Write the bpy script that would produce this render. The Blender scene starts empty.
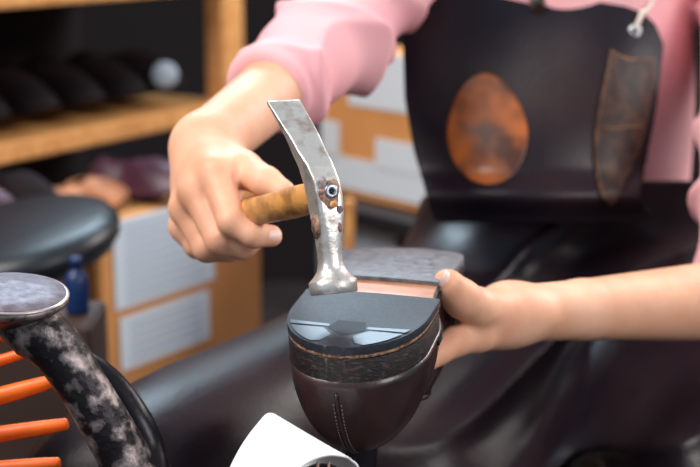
import bpy, bmesh, math, random
import numpy as np
from mathutils import Vector, Matrix
random.seed(4)
sc = bpy.context.scene
COL = sc.collection
# ---------------------------------------------------------------- camera
F = 1500.0; PITCH = math.radians(12); CZ = 1.05
cd = bpy.data.cameras.new('camera'); cam = bpy.data.objects.new('camera', cd); COL.objects.link(cam)
cam.location = (0, 0, CZ); cam.rotation_euler = (math.radians(90)-PITCH, 0, 0)
cd.sensor_width = 36; cd.lens = F/700*36; cd.clip_start = .05
cd.dof.use_dof = True; cd.dof.focus_distance = 0.875; cd.dof.aperture_fstop = 6.9
sc.camera = cam
# ---------------------------------------------------------------- world, lights, exposure
w = bpy.data.worlds.new('world'); sc.world = w; w.use_nodes = True
w.node_tree.nodes['Background'].inputs[0].default_value = (.60, .72, .84, 1)
w.node_tree.nodes['Background'].inputs[1].default_value = .34
def area(name, loc, target, size, power, color, sy=None):
    l = bpy.data.lights.new(name, 'AREA'); l.energy = power; l.color = color; l.size = size
    if sy: l.shape = 'RECTANGLE'; l.size_y = sy
    o = bpy.data.objects.new(name, l); COL.objects.link(o); o.location = loc
    o.rotation_euler = (Vector(target)-Vector(loc)).to_track_quat('-Z', 'Y').to_euler()
    return o
area('window_light', (-1.25, .55, 2.35), (.05, 1.2, .85), .9, 34, (1, .94, .88), 1.2)
area('right_fill_light', (1.7, -.5, 2.0), (.15, 1.2, .8), .8, 24, (1, .95, .92), 1.2)  # added fill from the right front; no doorway stands there
area('rear_window_light', (-.3, 2.9, 2.35), (0, 1.1, .8), 1.3, 22, (.66, .86, 1), .5)
area('carton_fill_light', (1.7, 2.2, 1.9), (-.2, 2.1, .6), .8, 27, (1, .95, .9), .9)  # added fill aimed at the papered carton; no window there
sc.view_settings.view_transform = 'Standard'; sc.view_settings.look = 'None'
sc.view_settings.gamma = 1; sc.view_settings.exposure = .72; sc.view_settings.use_curve_mapping = False
# ---------------------------------------------------------------- helpers
FW = Vector((0, math.cos(PITCH), -math.sin(PITCH))); UP = Vector((0, math.sin(PITCH), math.cos(PITCH))); RT = Vector((1, 0, 0))
def P(px, py, d):                       # the world point that stands at depth d behind pixel px, py
    return Vector((0, 0, CZ)) + FW*d + RT*((px-350)/F*d) - UP*((py-233.5)/F*d)
def A(*a): return np.array(P(*a))
def srgb(r, g, b):
    f = lambda c: (c/255/12.92) if c/255 <= .04045 else ((c/255+.055)/1.055)**2.4
    return (f(r), f(g), f(b), 1)
def mat(name, c1, c2=None, scale=20, rough=.5, rough2=None, metal=0, bump=0, bscale=None, contrast=(.35, .65), spec=.5, sss=0, coat=0, stretch=None, detail=5, emit=None):
    m = bpy.data.materials.new(name); m.use_nodes = True
    nt = m.node_tree; N = nt.nodes; L = nt.links; b = N['Principled BSDF']
    b.inputs['Base Color'].default_value = c1; b.inputs['Roughness'].default_value = rough
    b.inputs['Metallic'].default_value = metal; b.inputs['Specular IOR Level'].default_value = spec
    b.inputs['Coat Weight'].default_value = coat; b.inputs['Coat Roughness'].default_value = .15
    if sss:
        b.inputs['Subsurface Weight'].default_value = sss; b.inputs['Subsurface Radius'].default_value = (.012, .004, .002); b.inputs['Subsurface Scale'].default_value = 1
    tc = N.new('ShaderNodeTexCoord'); mp = N.new('ShaderNodeMapping'); L.new(tc.outputs['Object'], mp.inputs[0])
    if stretch: mp.inputs['Scale'].default_value = stretch
    if c2:
        n = N.new('ShaderNodeTexNoise'); n.inputs['Scale'].default_value = scale; n.inputs['Detail'].default_value = detail
        L.new(mp.outputs[0], n.inputs['Vector'])
        r = N.new('ShaderNodeValToRGB'); r.color_ramp.elements[0].position = contrast[0]; r.color_ramp.elements[1].position = contrast[1]
        r.color_ramp.elements[0].color = c1; r.color_ramp.elements[1].color = c2
        L.new(n.outputs['Fac'], r.inputs[0]); L.new(r.outputs[0], b.inputs['Base Color'])
        if rough2 is not None:
            q = N.new('ShaderNodeMapRange'); q.inputs[1].default_value = contrast[0]; q.inputs[2].default_value = contrast[1]
            q.inputs[3].default_value = rough; q.inputs[4].default_value = rough2
            L.new(n.outputs['Fac'], q.inputs[0]); L.new(q.outputs[0], b.inputs['Roughness'])
    if bump:
        n2 = N.new('ShaderNodeTexNoise'); n2.inputs['Scale'].default_value = bscale or scale*3; n2.inputs['Detail'].default_value = 6
        L.new(mp.outputs[0], n2.inputs['Vector'])
        bp = N.new('ShaderNodeBump'); bp.inputs['Strength'].default_value = bump; bp.inputs['Distance'].default_value = .001
        L.new(n2.outputs['Fac'], bp.inputs['Height']); L.new(bp.outputs[0], b.inputs['Normal'])
    return m
def mesh_obj(name, verts, faces, m, parent=None, smooth=True, mats=None, fmat=None):
    me = bpy.data.meshes.new(name); me.from_pydata([tuple(map(float, v)) for v in verts], [], [tuple(map(int, f)) for f in faces])
    me.materials.append(m)
    for mm in (mats or []): me.materials.append(mm)
    if fmat is not None: me.polygons.foreach_set('material_index', fmat)
    if smooth: me.polygons.foreach_set('use_smooth', [True]*len(me.polygons))
    me.update()
    bm = bmesh.new(); bm.from_mesh(me); bmesh.ops.recalc_face_normals(bm, faces=bm.faces); bm.to_mesh(me); bm.free()
    o = bpy.data.objects.new(name, me); COL.objects.link(o)
    if parent: o.parent = parent; o.matrix_parent_inverse = Matrix()
    if parent and parent.location.length + abs(parent.rotation_euler.x)+abs(parent.rotation_euler.y)+abs(parent.rotation_euler.z) > 0 and not parent.get('_local'):
        pass
    return o
def thing(name, label, cat, loc=None, group=None, rot=None):
    o = bpy.data.objects.new(name, None); COL.objects.link(o); o.empty_display_size = .02
    if loc is not None: o.location = loc
    if rot is not None: o.rotation_euler = rot
    o['label'] = label; o['category'] = cat
    if group: o['group'] = group
    return o
def tag(o, label, cat, group=None):
    o['label'] = label; o['category'] = cat
    if group: o['group'] = group
    return o
def struct(o): o['kind'] = 'structure'; return o
def world_child(o, parent):             # mesh built in world coordinates, hung under a thing that stands elsewhere
    bpy.context.view_layer.update()
    o.parent = parent; o.matrix_parent_inverse = parent.matrix_world.inverted(); return o
def box(name, c, s, m, parent=None, bevel=.003, rot=None, smooth=False):
    bm = bmesh.new(); bmesh.ops.create_cube(bm, size=1)
    for v in bm.verts: v.co = Vector((v.co.x*s[0], v.co.y*s[1], v.co.z*s[2]))
    if bevel: bmesh.ops.bevel(bm, geom=bm.edges[:], offset=bevel, segments=3, affect='EDGES')
    M = Matrix.Translation(Vector(c))
    if rot is not None: M = M @ rot.to_4x4()
    bm.transform(M)
    me = bpy.data.meshes.new(name); bm.to_mesh(me); bm.free(); me.materials.append(m)
    o = bpy.data.objects.new(name, me); COL.objects.link(o)
    if parent: o.parent = parent
    return o
def tube(name, pts, rad, m, parent=None, seg=20, cap=True, sx=1.0, up=(0, 0, 1), capround=True):
    """swept tube through pts, rad a number or a list; sx squashes the section across"""
    pts = [np.array(p, float) for p in pts]
    rad = [rad]*len(pts) if not hasattr(rad, '__len__') else list(rad)
    # catmull-rom refinement
    if len(pts) > 2:
        Q = []; R = []
        ext = [2*pts[0]-pts[1]]+pts+[2*pts[-1]-pts[-2]]; er = [rad[0]]+rad+[rad[-1]]
        for i in range(1, len(ext)-2):
            for k in range(6):
                t = k/6; p0, p1, p2, p3 = ext[i-1:i+3]
                Q.append(.5*((2*p1)+(-p0+p2)*t+(2*p0-5*p1+4*p2-p3)*t*t+(-p0+3*p1-3*p2+p3)*t**3)); R.append(er[i]*(1-t)+er[i+1]*t)
        Q.append(pts[-1]); R.append(rad[-1]); pts, rad = Q, R
    if cap and capround:
        d0 = (pts[0]-pts[1]); d0 /= np.linalg.norm(d0); d1 = pts[-1]-pts[-2]; d1 /= np.linalg.norm(d1)
        r0, r1 = rad[0], rad[-1]
        pre = [(pts[0]+d0*r0*.5*math.sin(a), r0*math.cos(a)) for a in (1.5, 1.1, .6)]
        post = [(pts[-1]+d1*r1*.5*math.sin(a), r1*math.cos(a)) for a in (.6, 1.1, 1.5)]
        pts = [p for p, _ in pre]+pts+[p for p, _ in post]; rad = [r for _, r in pre]+rad+[r for _, r in post]
    V = []; Fc = []; n = len(pts); upv = np.array(up, float)
    for i, p in enumerate(pts):
        d = pts[min(i+1, n-1)]-pts[max(i-1, 0)]; d /= np.linalg.norm(d)
        a = np.cross(d, upv)
        if np.linalg.norm(a) < .05: a = np.cross(d, np.array((1., 0, .1)))
        a /= np.linalg.norm(a); b = np.cross(a, d)
        for k in range(seg):
            th = 2*math.pi*k/seg; V.append(p+rad[i]*(math.cos(th)*a*sx+math.sin(th)*b))
    for i in range(n-1):
        for k in range(seg): Fc.append((i*seg+k, i*seg+(k+1) % seg, (i+1)*seg+(k+1) % seg, (i+1)*seg+k))
    if cap: Fc.append(tuple(range(seg))[::-1]); Fc.append(tuple((n-1)*seg+k for k in range(seg)))
    return mesh_obj(name, V, Fc, m, parent)
def lathe(name, prof, M, m, parent=None, seg=48):
    """prof list of (r, z); M places it"""
    V = []; Fc = []
    for r, z in prof:
        for k in range(seg):
            th = 2*math.pi*k/seg; V.append(M @ Vector((r*math.cos(th), r*math.sin(th), z)))
    for i in range(len(prof)-1):
        for k in range(seg): Fc.append((i*seg+k, i*seg+(k+1) % seg, (i+1)*seg+(k+1) % seg, (i+1)*seg+k))
    Fc.append(tuple(range(seg))[::-1]); Fc.append(tuple((len(prof)-1)*seg+k for k in range(seg)))
    return mesh_obj(name, V, Fc, m, parent)
def bevel(o, wd, seg=2, ang=40):
    b = o.modifiers.new('bevel', 'BEVEL'); b.width = wd; b.segments = seg; b.limit_method = 'ANGLE'; b.angle_limit = math.radians(ang)
    return o
# --- distance fields: one continuous surface from tapered limbs
def rcone(p, a, b, ra, rb):
    ba = b-a; L2 = ba@ba; pa = p-a
    h = np.clip((pa@ba)/L2, 0, 1)
    return np.linalg.norm(pa-h[:, None]*ba, axis=1)-(ra+(rb-ra)*h)
def ell(p, c, r, R=None):
    q = p-c
    if R is not None: q = q@R
    r = np.array(r); k0 = np.linalg.norm(q/r, axis=1); k1 = np.linalg.norm(q/(r*r), axis=1)
    return k0*(k0-1)/np.maximum(k1, 1e-9)
def smin(a, b, k):
    h = np.clip(.5+.5*(b-a)/k, 0, 1); return b*(1-h)+a*h-k*h*(1-h)
def smax(a, b, k): return -smin(-a, -b, k)
def chain(p, pts, rads, k=.004):
    d = None
    for i in range(len(pts)-1):
        c = rcone(p, pts[i], pts[i+1], rads[i], rads[i+1])
        d = c if d is None else smin(d, c, k)
    return d
def sdf_mesh(name, f, lo, hi, h, m, parent=None, blk=12, proj=2):
    lo = np.array(lo, float); hi = np.array(hi, float); nb = np.ceil((hi-lo)/(h*blk)).astype(int); n = nb*blk+1
    G = np.full(n, 1.0, np.float32)
    cen = np.stack(np.meshgrid(*[np.arange(k) for k in nb], indexing='ij'), -1).reshape(-1, 3)
    cw = lo+(cen*blk+blk/2)*h; dc = f(cw)
    half = blk*h*math.sqrt(3)/2*1.25+.012
    act = np.abs(dc) < half
    for c, d in zip(cen[~act], dc[~act]):
        if d < 0: s = c*blk; G[s[0]:s[0]+blk, s[1]:s[1]+blk, s[2]:s[2]+blk] = -1
    gi = np.stack(np.meshgrid(*[np.arange(blk+1)]*3, indexing='ij'), -1).reshape(-1, 3)
    A_ = cen[act]
    for i in range(0, len(A_), 60):
        ch = A_[i:i+60]; pts = ((ch[:, None, :]*blk+gi[None])).reshape(-1, 3)
        v = f(lo+pts*h).astype(np.float32); G[pts[:, 0], pts[:, 1], pts[:, 2]] = v
    S = G < 0
    cnt = np.zeros(n-1, np.int8)
    offs = [(a, b, c) for a in (0, 1) for b in (0, 1) for c in (0, 1)]
    for a, b, c in offs: cnt += S[a:n[0]-1+a, b:n[1]-1+b, c:n[2]-1+c]
    cells = np.argwhere((cnt > 0) & (cnt < 8)); idx = np.full(n-1, -1, np.int32); idx[tuple(cells.T)] = np.arange(len(cells))
    acc = np.zeros((len(cells), 3)); num = np.zeros(len(cells))
    for o1 in offs:
        for ax in range(3):
            if o1[ax]: continue
            o2 = list(o1); o2[ax] = 1
            c1 = cells+np.array(o1); c2 = cells+np.array(o2)
            v1 = G[tuple(c1.T)]; v2 = G[tuple(c2.T)]; x = (v1 < 0) != (v2 < 0)
            t = np.where(x, v1/np.where(v1 == v2, 1, v1-v2), 0)
            pt = c1.astype(float); pt[:, ax] += t; acc += pt*x[:, None]; num += x
    V = lo+acc/num[:, None]*h
    for _ in range(proj):
        e = h*.3; f0 = f(V); g = np.stack([f(V+np.eye(3)[k]*e)-f(V-np.eye(3)[k]*e) for k in range(3)], -1)/(2*e)
        V = V-np.clip(f0/np.maximum((g*g).sum(1), .2), -h*.8, h*.8)[:, None]*g
    Q = []
    for ax in range(3):
        u, v_ = [(1, 2), (2, 0), (0, 1)][ax]
        sl1 = [slice(None)]*3; sl2 = [slice(None)]*3; sl1[ax] = slice(0, -1); sl2[ax] = slice(1, None)
        a_ = S[tuple(sl1)]; b_ = S[tuple(sl2)]; e = np.argwhere(a_ != b_)
        e = e[(e[:, u] > 0) & (e[:, v_] > 0) & (e[:, u] < n[u]-1) & (e[:, v_] < n[v_]-1)]
        flip = a_[tuple(e.T)]
        def cell(du, dv):
            c = e.copy(); c[:, u] -= du; c[:, v_] -= dv; return idx[tuple(c.T)]
        q = np.stack([cell(0, 0), cell(1, 0), cell(1, 1), cell(0, 1)], -1)
        q[~flip] = q[~flip][:, ::-1]; Q.append(q)
    Q = np.concatenate(Q); Q = Q[(Q >= 0).all(1)]
    me = bpy.data.meshes.new(name)
    me.vertices.add(len(V)); me.vertices.foreach_set('co', V.astype(np.float32).ravel())
    me.loops.add(Q.size); me.loops.foreach_set('vertex_index', Q.astype(np.int32).ravel())
    me.polygons.add(len(Q)); me.polygons.foreach_set('loop_start', np.arange(0, Q.size, 4, dtype=np.int32)); me.polygons.foreach_set('loop_total', np.full(len(Q), 4, np.int32))
    me.materials.append(m); me.update(calc_edges=True); me.validate()
    me.polygons.foreach_set('use_smooth', [True]*len(me.polygons))
    o = bpy.data.objects.new(name, me); COL.objects.link(o)
    if parent: o.parent = parent
    return o
# ---------------------------------------------------------------- materials
M = {}
M['skin'] = mat('skin', srgb(216, 154, 122), srgb(232, 180, 150), scale=26, rough=.5, sss=.12, bump=.18, bscale=420, spec=.35, contrast=(.3, .7))
M['nail'] = mat('nail', srgb(246, 206, 192), rough=.4)
M['pink'] = mat('pink_cotton', srgb(232, 166, 172), srgb(238, 182, 186), scale=9, rough=.85, bump=.2, bscale=900, spec=.2)
M['apron'] = mat('navy_black_leather', srgb(15, 13, 23), srgb(46, 30, 33), scale=6, rough=.32, rough2=.46, bump=.3, bscale=230, spec=.27, contrast=(.35, .75))
M['apron_worn'] = mat('worn_leather', srgb(38, 28, 36), srgb(78, 52, 50), scale=14, rough=.4, rough2=.6, bump=.45, bscale=170, contrast=(.45, .8))
M['trousers'] = mat('dark_cloth', srgb(26, 26, 38), rough=.9)
M['hair'] = mat('hair', srgb(48, 30, 20), srgb(84, 56, 36), scale=60, rough=.5, stretch=(1, 1, .1))
M['patch'] = mat('orange_leather', srgb(80, 38, 14), srgb(176, 92, 22), scale=26, rough=.34, rough2=.45, bump=.3, bscale=140, coat=.2, contrast=(.38, .62))
M['sheath'] = mat('brown_leather', srgb(30, 18, 15), srgb(78, 46, 28), scale=75, rough=.5, bump=.5, bscale=200, contrast=(.4, .75))
M['sheath_edge'] = mat('tan_leather_edge', srgb(74, 46, 28), srgb(150, 104, 64), scale=120, rough=.6)
M['steel'] = mat('worn_steel', srgb(204, 200, 196), srgb(110, 90, 78), scale=95, rough=.36, rough2=.6, metal=.72, bump=.7, bscale=170, contrast=(.5, .8), detail=9)
M['rust'] = mat('rust', srgb(84, 62, 54), srgb(176, 138, 116), scale=260, rough=.75, bump=.8, bscale=600, metal=.2)
M['hwood'] = mat('handle_wood', srgb(208, 146, 78), srgb(96, 56, 28), scale=110, rough=.45, stretch=(1, .10, 1), bump=.4, contrast=(.42, .78), coat=.15)
M['rubber'] = mat('black_rubber', srgb(30, 33, 40), srgb(42, 46, 54), scale=400, spec=.4, rough=.5, bump=.12, bscale=1200)
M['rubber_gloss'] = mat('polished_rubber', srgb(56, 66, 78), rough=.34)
M['rubber_dark'] = mat('dark_rubber', srgb(26, 30, 38), rough=.55, spec=.3)
M['stack'] = mat('heel_stack_leather', srgb(24, 18, 20), srgb(120, 88, 76), scale=240, rough=.5, bump=.7, bscale=500, contrast=(.54, .9), stretch=(1, 1, 3))
M['welt'] = mat('raw_leather_edge', srgb(58, 40, 34), srgb(176, 132, 104), scale=500, rough=.7, bump=.7, bscale=900)
M['sole_grey'] = mat('grey_sole', srgb(88, 90, 96), srgb(130, 132, 138), scale=160, rough=.42, rough2=.6, bump=.5, bscale=420, contrast=(.35, .7))
M['waist'] = mat('tan_sole_leather', srgb(196, 134, 96), srgb(112, 68, 50), scale=60, rough=.45, bump=.35, contrast=(.45, .72), coat=.15, stretch=(.5, 1.6, 1))
M['upper'] = mat('dark_brown_shoe_leather', srgb(32, 20, 24), srgb(62, 39, 38), scale=30, rough=.31, rough2=.42, bump=.25, bscale=300, coat=.12, contrast=(.35, .8))
M['stitch'] = mat('thread', srgb(96, 76, 84), rough=.8)
M['iron'] = mat('cast_iron', srgb(34, 30, 34), srgb(170, 156, 154), scale=95, rough=.42, rough2=.5, metal=.7, bump=1.0, bscale=190, contrast=(.47, .74), detail=10)
M['iron_face'] = mat('iron_plate', srgb(128, 120, 128), srgb(96, 88, 98), scale=150, rough=.5, metal=.55, bump=.4, bscale=500)
M['iron_edge'] = mat('bright_iron_edge', srgb(184, 172, 170), rough=.35, metal=.7)
M['iron_dark'] = mat('dark_iron', srgb(30, 27, 33), rough=.35, metal=.6, bump=.4, bscale=160)
M['orange'] = mat('orange_plastic', srgb(242, 104, 8), srgb(226, 90, 4), scale=60, rough=.45)
M['white'] = mat('white_card', srgb(246, 246, 246), rough=.75)
M['wood'] = mat('pine', srgb(230, 170, 106), srgb(206, 142, 80), scale=8, rough=.5, stretch=(1, 6, 6))
M['wood_dark'] = mat('stained_wood', srgb(70, 46, 34), srgb(52, 34, 28), scale=8, rough=.6)
M['card'] = mat('cardboard', srgb(216, 152, 90), srgb(200, 138, 80), scale=5, rough=.9)
M['paper'] = mat('pale_blue_paper', srgb(222, 234, 244), srgb(210, 226, 240), scale=3, rough=.85)
M['ink'] = mat('grey_print', srgb(168, 182, 200), rough=.9)
M['tape'] = mat('white_tape', srgb(214, 224, 232), rough=.5)
M['black'] = mat('black_vinyl', srgb(20, 26, 34), rough=.38)
M['blue'] = mat('blue_plastic', srgb(6, 40, 88), rough=.4)
M['wall'] = mat('dark_wall', srgb(22, 10, 16), srgb(16, 8, 13), scale=2, rough=.9)  # near-black base puts the shade of the room's back into the colour
M['floor'] = mat('floor_grey', srgb(70, 58, 56), srgb(54, 46, 46), scale=4, rough=.7)
M['purple'] = mat('plum_shoe_leather', srgb(82, 46, 66), srgb(60, 34, 50), scale=20, rough=.4)
M['tan'] = mat('tan_shoe_leather', srgb(206, 142, 98), srgb(150, 92, 60), scale=16, rough=.5)
M['darkshoe'] = mat('dark_shoe_leather', srgb(16, 9, 13), srgb(24, 14, 19), scale=20, rough=.7, spec=.2)
M['greyblue'] = mat('blue_grey_paint', srgb(178, 192, 204), srgb(150, 166, 182), scale=4, rough=.5)
M['cord'] = mat('white_cord', srgb(216, 206, 196), rough=.8, bump=.3, bscale=800)
M['eyelet'] = mat('eyelet_metal', srgb(206, 212, 216), rough=.3, metal=.7)
M['pinkcord'] = mat('pink_thread', srgb(206, 160, 150), rough=.8)
# ---------------------------------------------------------------- the room
def plane_box(name, c, s, m): return struct(box(name, c, s, m, bevel=0))
plane_box('floor', (0, 1.6, -.03), (6.4, 6.4, .06), M['floor'])
plane_box('wall_back', (0, 4.3, 1.35), (6.4, .1, 2.7), M['wall'])
plane_box('wall_left', (-2.45, 2.3, 1.35), (.1, 3.9, 2.7), M['wall'])
plane_box('wall_right', (2.75, 2.9, 1.35), (.1, 2.7, 2.7), M['wall'])
# ---------------------------------------------------------------- shoes (local frame: +y heel to toe, +z out of the sole)
def hw(s):
    r = .052
    if s <= 0: return 0
    if s < r: return .0425*math.sqrt(max(1-((r-s)/r)**2.2, 0))
    if s < .11: t = (s-r)/(.11-r); t = max(t*1.5-.5, 0); t = t*t*(3-2*t); return .0425+(.034-.0425)*t
    if s < .185: t = (s-.11)/.075; t = t*t*(3-2*t); return .034+.0125*t
    if s < .2785: return .0465*math.sqrt(max(1-((s-.185)/.0935)**2.15, 0))
    return 0
def cx(s): t = min(max((s-.07)/.14, 0), 1); return -.023*t*t*(3-2*t)
NS = [(0, -.0215), (.04, -.0195), (.075, -.014), (.11, -.0085), (.14, -.0080), (.165, -.0115), (.19, -.0165), (.215, -.0215), (.24, -.0275), (.265, -.0345), (.29, -.042)]
def ns(s): return float(np.interp(s, [a for a, _ in NS], [b for _, b in NS]))
def slab(name, s0, s1, top, thick, m, parent, grow=0., nrow=26, ncol=14, bev=.0012):
    V = []; Fc = []; rows = []
    for i in range(nrow):
        t = i/(nrow-1)
        if s0 <= 0.0005 and s1 > .27: s = s0+(s1-s0)*(.5-.5*math.cos(math.pi*t))
        elif s0 <= .0005: s = s0+(s1-s0)*(1-math.cos(math.pi/2*t))
        elif s1 > .27: s = s0+(s1-s0)*math.sin(math.pi/2*t)
        else: s = s0+(s1-s0)*t
        rows.append(s)
    for lev in (0, 1):
        for s in rows:
            wd = max(hw(min(max(s, .0003), .2783)), .0012)+grow
            yy = s + (-grow if s < .002 else (grow if s > .277 else 0))
            for j in range(ncol+1):
                q = -math.cos(math.pi*j/ncol); V.append((cx(s)+q*wd, yy, top(s)-lev*thick-(0 if lev else .0006*q*q)))
    n = ncol+1; K = nrow*n
    for i in range(nrow-1):
        for j in range(ncol):
            a = i*n+j; Fc.append((a, a+1, a+n+1, a+n)); Fc.append((K+a, K+a+n, K+a+n+1, K+a+1))
        for j in (0, ncol): a = i*n+j; Fc.append((a, a+n, K+a+n, K+a))
    for i in (0, nrow-1):
        for j in range(ncol): a = i*n+j; Fc.append((a, a+1, K+a+1, K+a))
    o = mesh_obj(name, V, Fc, m, parent)
    return bevel(o, bev, 3, 50)
def upper_mesh(name, m, parent, nu=120, nv=26, H=(.060, .052, .066)):
    V = []; Fc = []
    # bottom outline
    so = [.278*(.5-.5*math.cos(math.pi*i/(nu//2))) for i in range(nu//2+1)]
    out = [(cx(s)+hw(s), s) for s in so]+[(cx(s)-hw(s), s) for s in so[-2:0:-1]]
    n = len(out)
    for j in range(nv+1):
        v = j/nv
        g = math.sin(min(v*1.0, 1)*math.pi/2)**.85; f = v**1.12
        for k, (x, s) in enumerate(out):
            frac = s/.278
            ang = math.pi*(k/(n)) * 2
            ts = .040+.116*frac                      # topline point
            tx = (x-cx(s))*.27 if s < .16 else (x-cx(s))*.42
            if s > .16: tx += 0
            Hk = np.interp(frac, [0, .25, .55, 1], [H[0], H[1], H[1]+.003, H[2]])
            bul = .0035*math.sin(math.pi*min(v*1.2, 1))
            r = math.hypot(x, .6*(s-.1)) or 1
            px_ = x*(1-f)+tx*f + (x/max(abs(x), .004) if abs(x) > 1e-5 else 0)*bul*.8*min(abs(x)/.02, 1)
            py_ = s*(1-f)+ts*f + (-bul if s < .03 else 0)
            V.append((px_, py_, ns(s)*(1-g)+(ns(.03)-Hk-.003)*g-.0008*(1-g)))
    for j in range(nv):
        for k in range(n): Fc.append((j*n+k, j*n+(k+1) % n, (j+1)*n+(k+1) % n, (j+1)*n+k))
    o = mesh_obj(name, V, Fc, m, parent)
    sd = o.modifiers.new('thick', 'SOLIDIFY'); sd.thickness = .0022; sd.offset = -1
    return o, V, n
# ---- the shoe being repaired
heel0 = P(334, 346, .845)
shoe = thing('leather_shoe', 'dark brown leather shoe held upside down on the stand, its heel under the hammer', 'shoe', heel0,
             rot=None)
YAW = math.radians(-18); TILT = math.radians(6.3)
shoe.rotation_euler = (Matrix.Rotation(YAW, 3, 'Z') @ Matrix.Rotation(TILT, 3, 'X')).to_euler()
LT = lambda s: .0048*s/.075
slab('heel_top_piece', 0, .075, LT, .0052, M['rubber'], shoe)['label'] = 'black rubber heel piece with a polished pattern'
slab('heel_welt', 0, .0737, lambda s: LT(s)-.0053, .0022, M['welt'], shoe, grow=-.0006, bev=.0006)
st = slab('heel_stack', 0, .0727, lambda s: LT(s)-.0076, .0150, M['stack'], shoe, grow=-.0004, bev=.001)
slab('waist_sole', .06, .165, ns, .0045, M['waist'], shoe, grow=-.001)['label'] = 'tan leather waist of the sole'
slab('forepart_sole', .130, .278, lambda s: ns(s)+.003, .006, M['sole_grey'], shoe, nrow=34)['label'] = 'scuffed grey forepart of the sole'
slab('welt', .066, .278, lambda s: ns(s)-.0032, .0035, M['rubber_dark'], shoe, grow=.0012, nrow=40)
up, UV_, UN = upper_mesh('upper', M['upper'], shoe)
# polished marks on the heel piece: thin inlays
def inlay(name, poly, m, dz=.0004):
    V = [(x, y, LT(y)+.00005) for x, y in poly]+[(x, y, LT(y)+dz) for x, y in poly]
    n = len(poly); Fc = [tuple(range(n, 2*n)), tuple(range(n))[::-1]]+[(i, (i+1) % n, n+(i+1) % n, n+i) for i in range(n)]
    return mesh_obj(name, V, Fc, m, shoe, smooth=False)
def arc(s0, s1, side, k=10, g=.0022):
    o_ = []
    for i in range(k+1):
        s = s0+(s1-s0)*i/k; o_.append((side*(max(hw(max(s, .0006))-g, .0005)), s+ (g if s < .004 else 0)))
    return o_
for sd_ in (-1, 1):
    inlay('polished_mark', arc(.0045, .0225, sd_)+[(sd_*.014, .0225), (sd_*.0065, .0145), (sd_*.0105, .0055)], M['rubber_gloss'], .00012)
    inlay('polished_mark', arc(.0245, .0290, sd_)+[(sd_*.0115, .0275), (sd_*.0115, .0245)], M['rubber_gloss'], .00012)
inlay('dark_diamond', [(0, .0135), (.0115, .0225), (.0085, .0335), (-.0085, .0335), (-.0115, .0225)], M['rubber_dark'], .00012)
# back seam strip and quarter stitching follow the upper
def on_upper(frac_u, v):
    j = v*26; k = int(round(frac_u*UN)) % UN; j0 = int(min(j, 25)); t = j-j0
    a = Vector(UV_[j0*UN+k]); b = Vector(UV_[(j0+1)*UN+k]); return a*(1-t)+b*t
def strip(name, us, vs, wdt, m, off=.0009, parent=shoe, pr=None):
    pts = []
    for u_, v_ in zip(us, vs):
        p = on_upper(u_, v_); q = Vector((0, .05, p.z)); nrm = (Vector((p.x, p.y, 0))-Vector((q.x, q.y, 0))).normalized(); pts.append(p+nrm*off)
    return tube(name, pts, wdt, m, parent, seg=8)
strip('back_seam', [0]*9, [.06+.9*i/8 for i in range(9)], .0011, M['upper'], .0005)
for q_ in (-1, 1):
    V = []; Fc = []
    for i in range(26):
        v_ = .12+.78*i/26; p = on_upper(0, v_)+Vector((q_*.0022, .0001, 0)); p2 = on_upper(0, v_+.018)+Vector((q_*.0022, .0001, 0))
        nrm = Vector((p.x*.3, -1, 0)).normalized()*.0007
        k = len(V); V += [p+nrm+Vector((-.0004, 0, 0)), p+nrm+Vector((.0004, 0, 0)), p2+nrm+Vector((.0004, 0, 0)), p2+nrm+Vector((-.0004, 0, 0))]
        V += [x-nrm*1.4 for x in V[k:k+4]]
        for f_ in ((0, 1, 2, 3), (4, 7, 6, 5), (0, 4, 5, 1), (1, 5, 6, 2), (2, 6, 7, 3), (3, 7, 4, 0)): Fc.append(tuple(k+x for x in f_))
    mesh_obj('stitching', V, Fc, M['stitch'], shoe)
# quarter seams curving up each side
for side in (1, -1):
    for dv in (0, .03):
        us = [((side*u_)/UN) % 1 for u_ in (15, 18, 21, 24, 27, 30, 33, 36)]; vs = [.99-dv, .90-dv, .80-dv, .68-dv, .56-dv, .44-dv, .32-dv, .20-dv]
        strip('quarter_seam', us, vs, .0007, M['stitch'], .0012)
# collar binding along the topline
tube('collar_binding', [UV_[26*UN+k] for k in list(range(0, UN, 4))+[0]], .0016, M['upper'], shoe, seg=10)
# ---- the stand under it
stand = thing('shoe_stand', 'dark iron shoe stand on a wooden pedestal, its post rising into the upturned shoe', 'stand', (heel0.x+.016, heel0.y+.075, 0))
px0 = heel0.x+.016; py0 = heel0.y+.075
lathe('pedestal', [(.046, 0), (.047, .01), (.044, .05), (.036, .10), (.032, .40), (.042, .47), (.043, .50)], Matrix.Translation((0, 0, 0)), M['wood_dark'], stand)
tube('post', [(0, 0, .49), (0, 0, .6), (0, -.002, .70), (0, 0, .755)], [.02, .013, .0095, .011], M['iron_dark'], stand)
tube('foot_plate', [(-.006, -.045, .765), (0, 0, .768), (.012, .06, .775)], [.012, .012, .012], M['iron_dark'], stand, sx=1.3)
# ---------------------------------------------------------------- hammer
th = math.radians(25)
T = Vector((-math.sin(th), math.cos(th), -.27)).normalized(); Wd = Vector((math.cos(th), math.sin(th), 0)).normalized(); Wd = (Wd-T*Wd.dot(T)).normalized()
Z = Wd.cross(T); Z = Z if Z.z > 0 else -Z
hc = P(333, 284, .868)
ham = thing('hammer', 'cobbler hammer with worn steel head and wooden handle gripped in the hand over the heel', 'hammer', hc)
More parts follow.
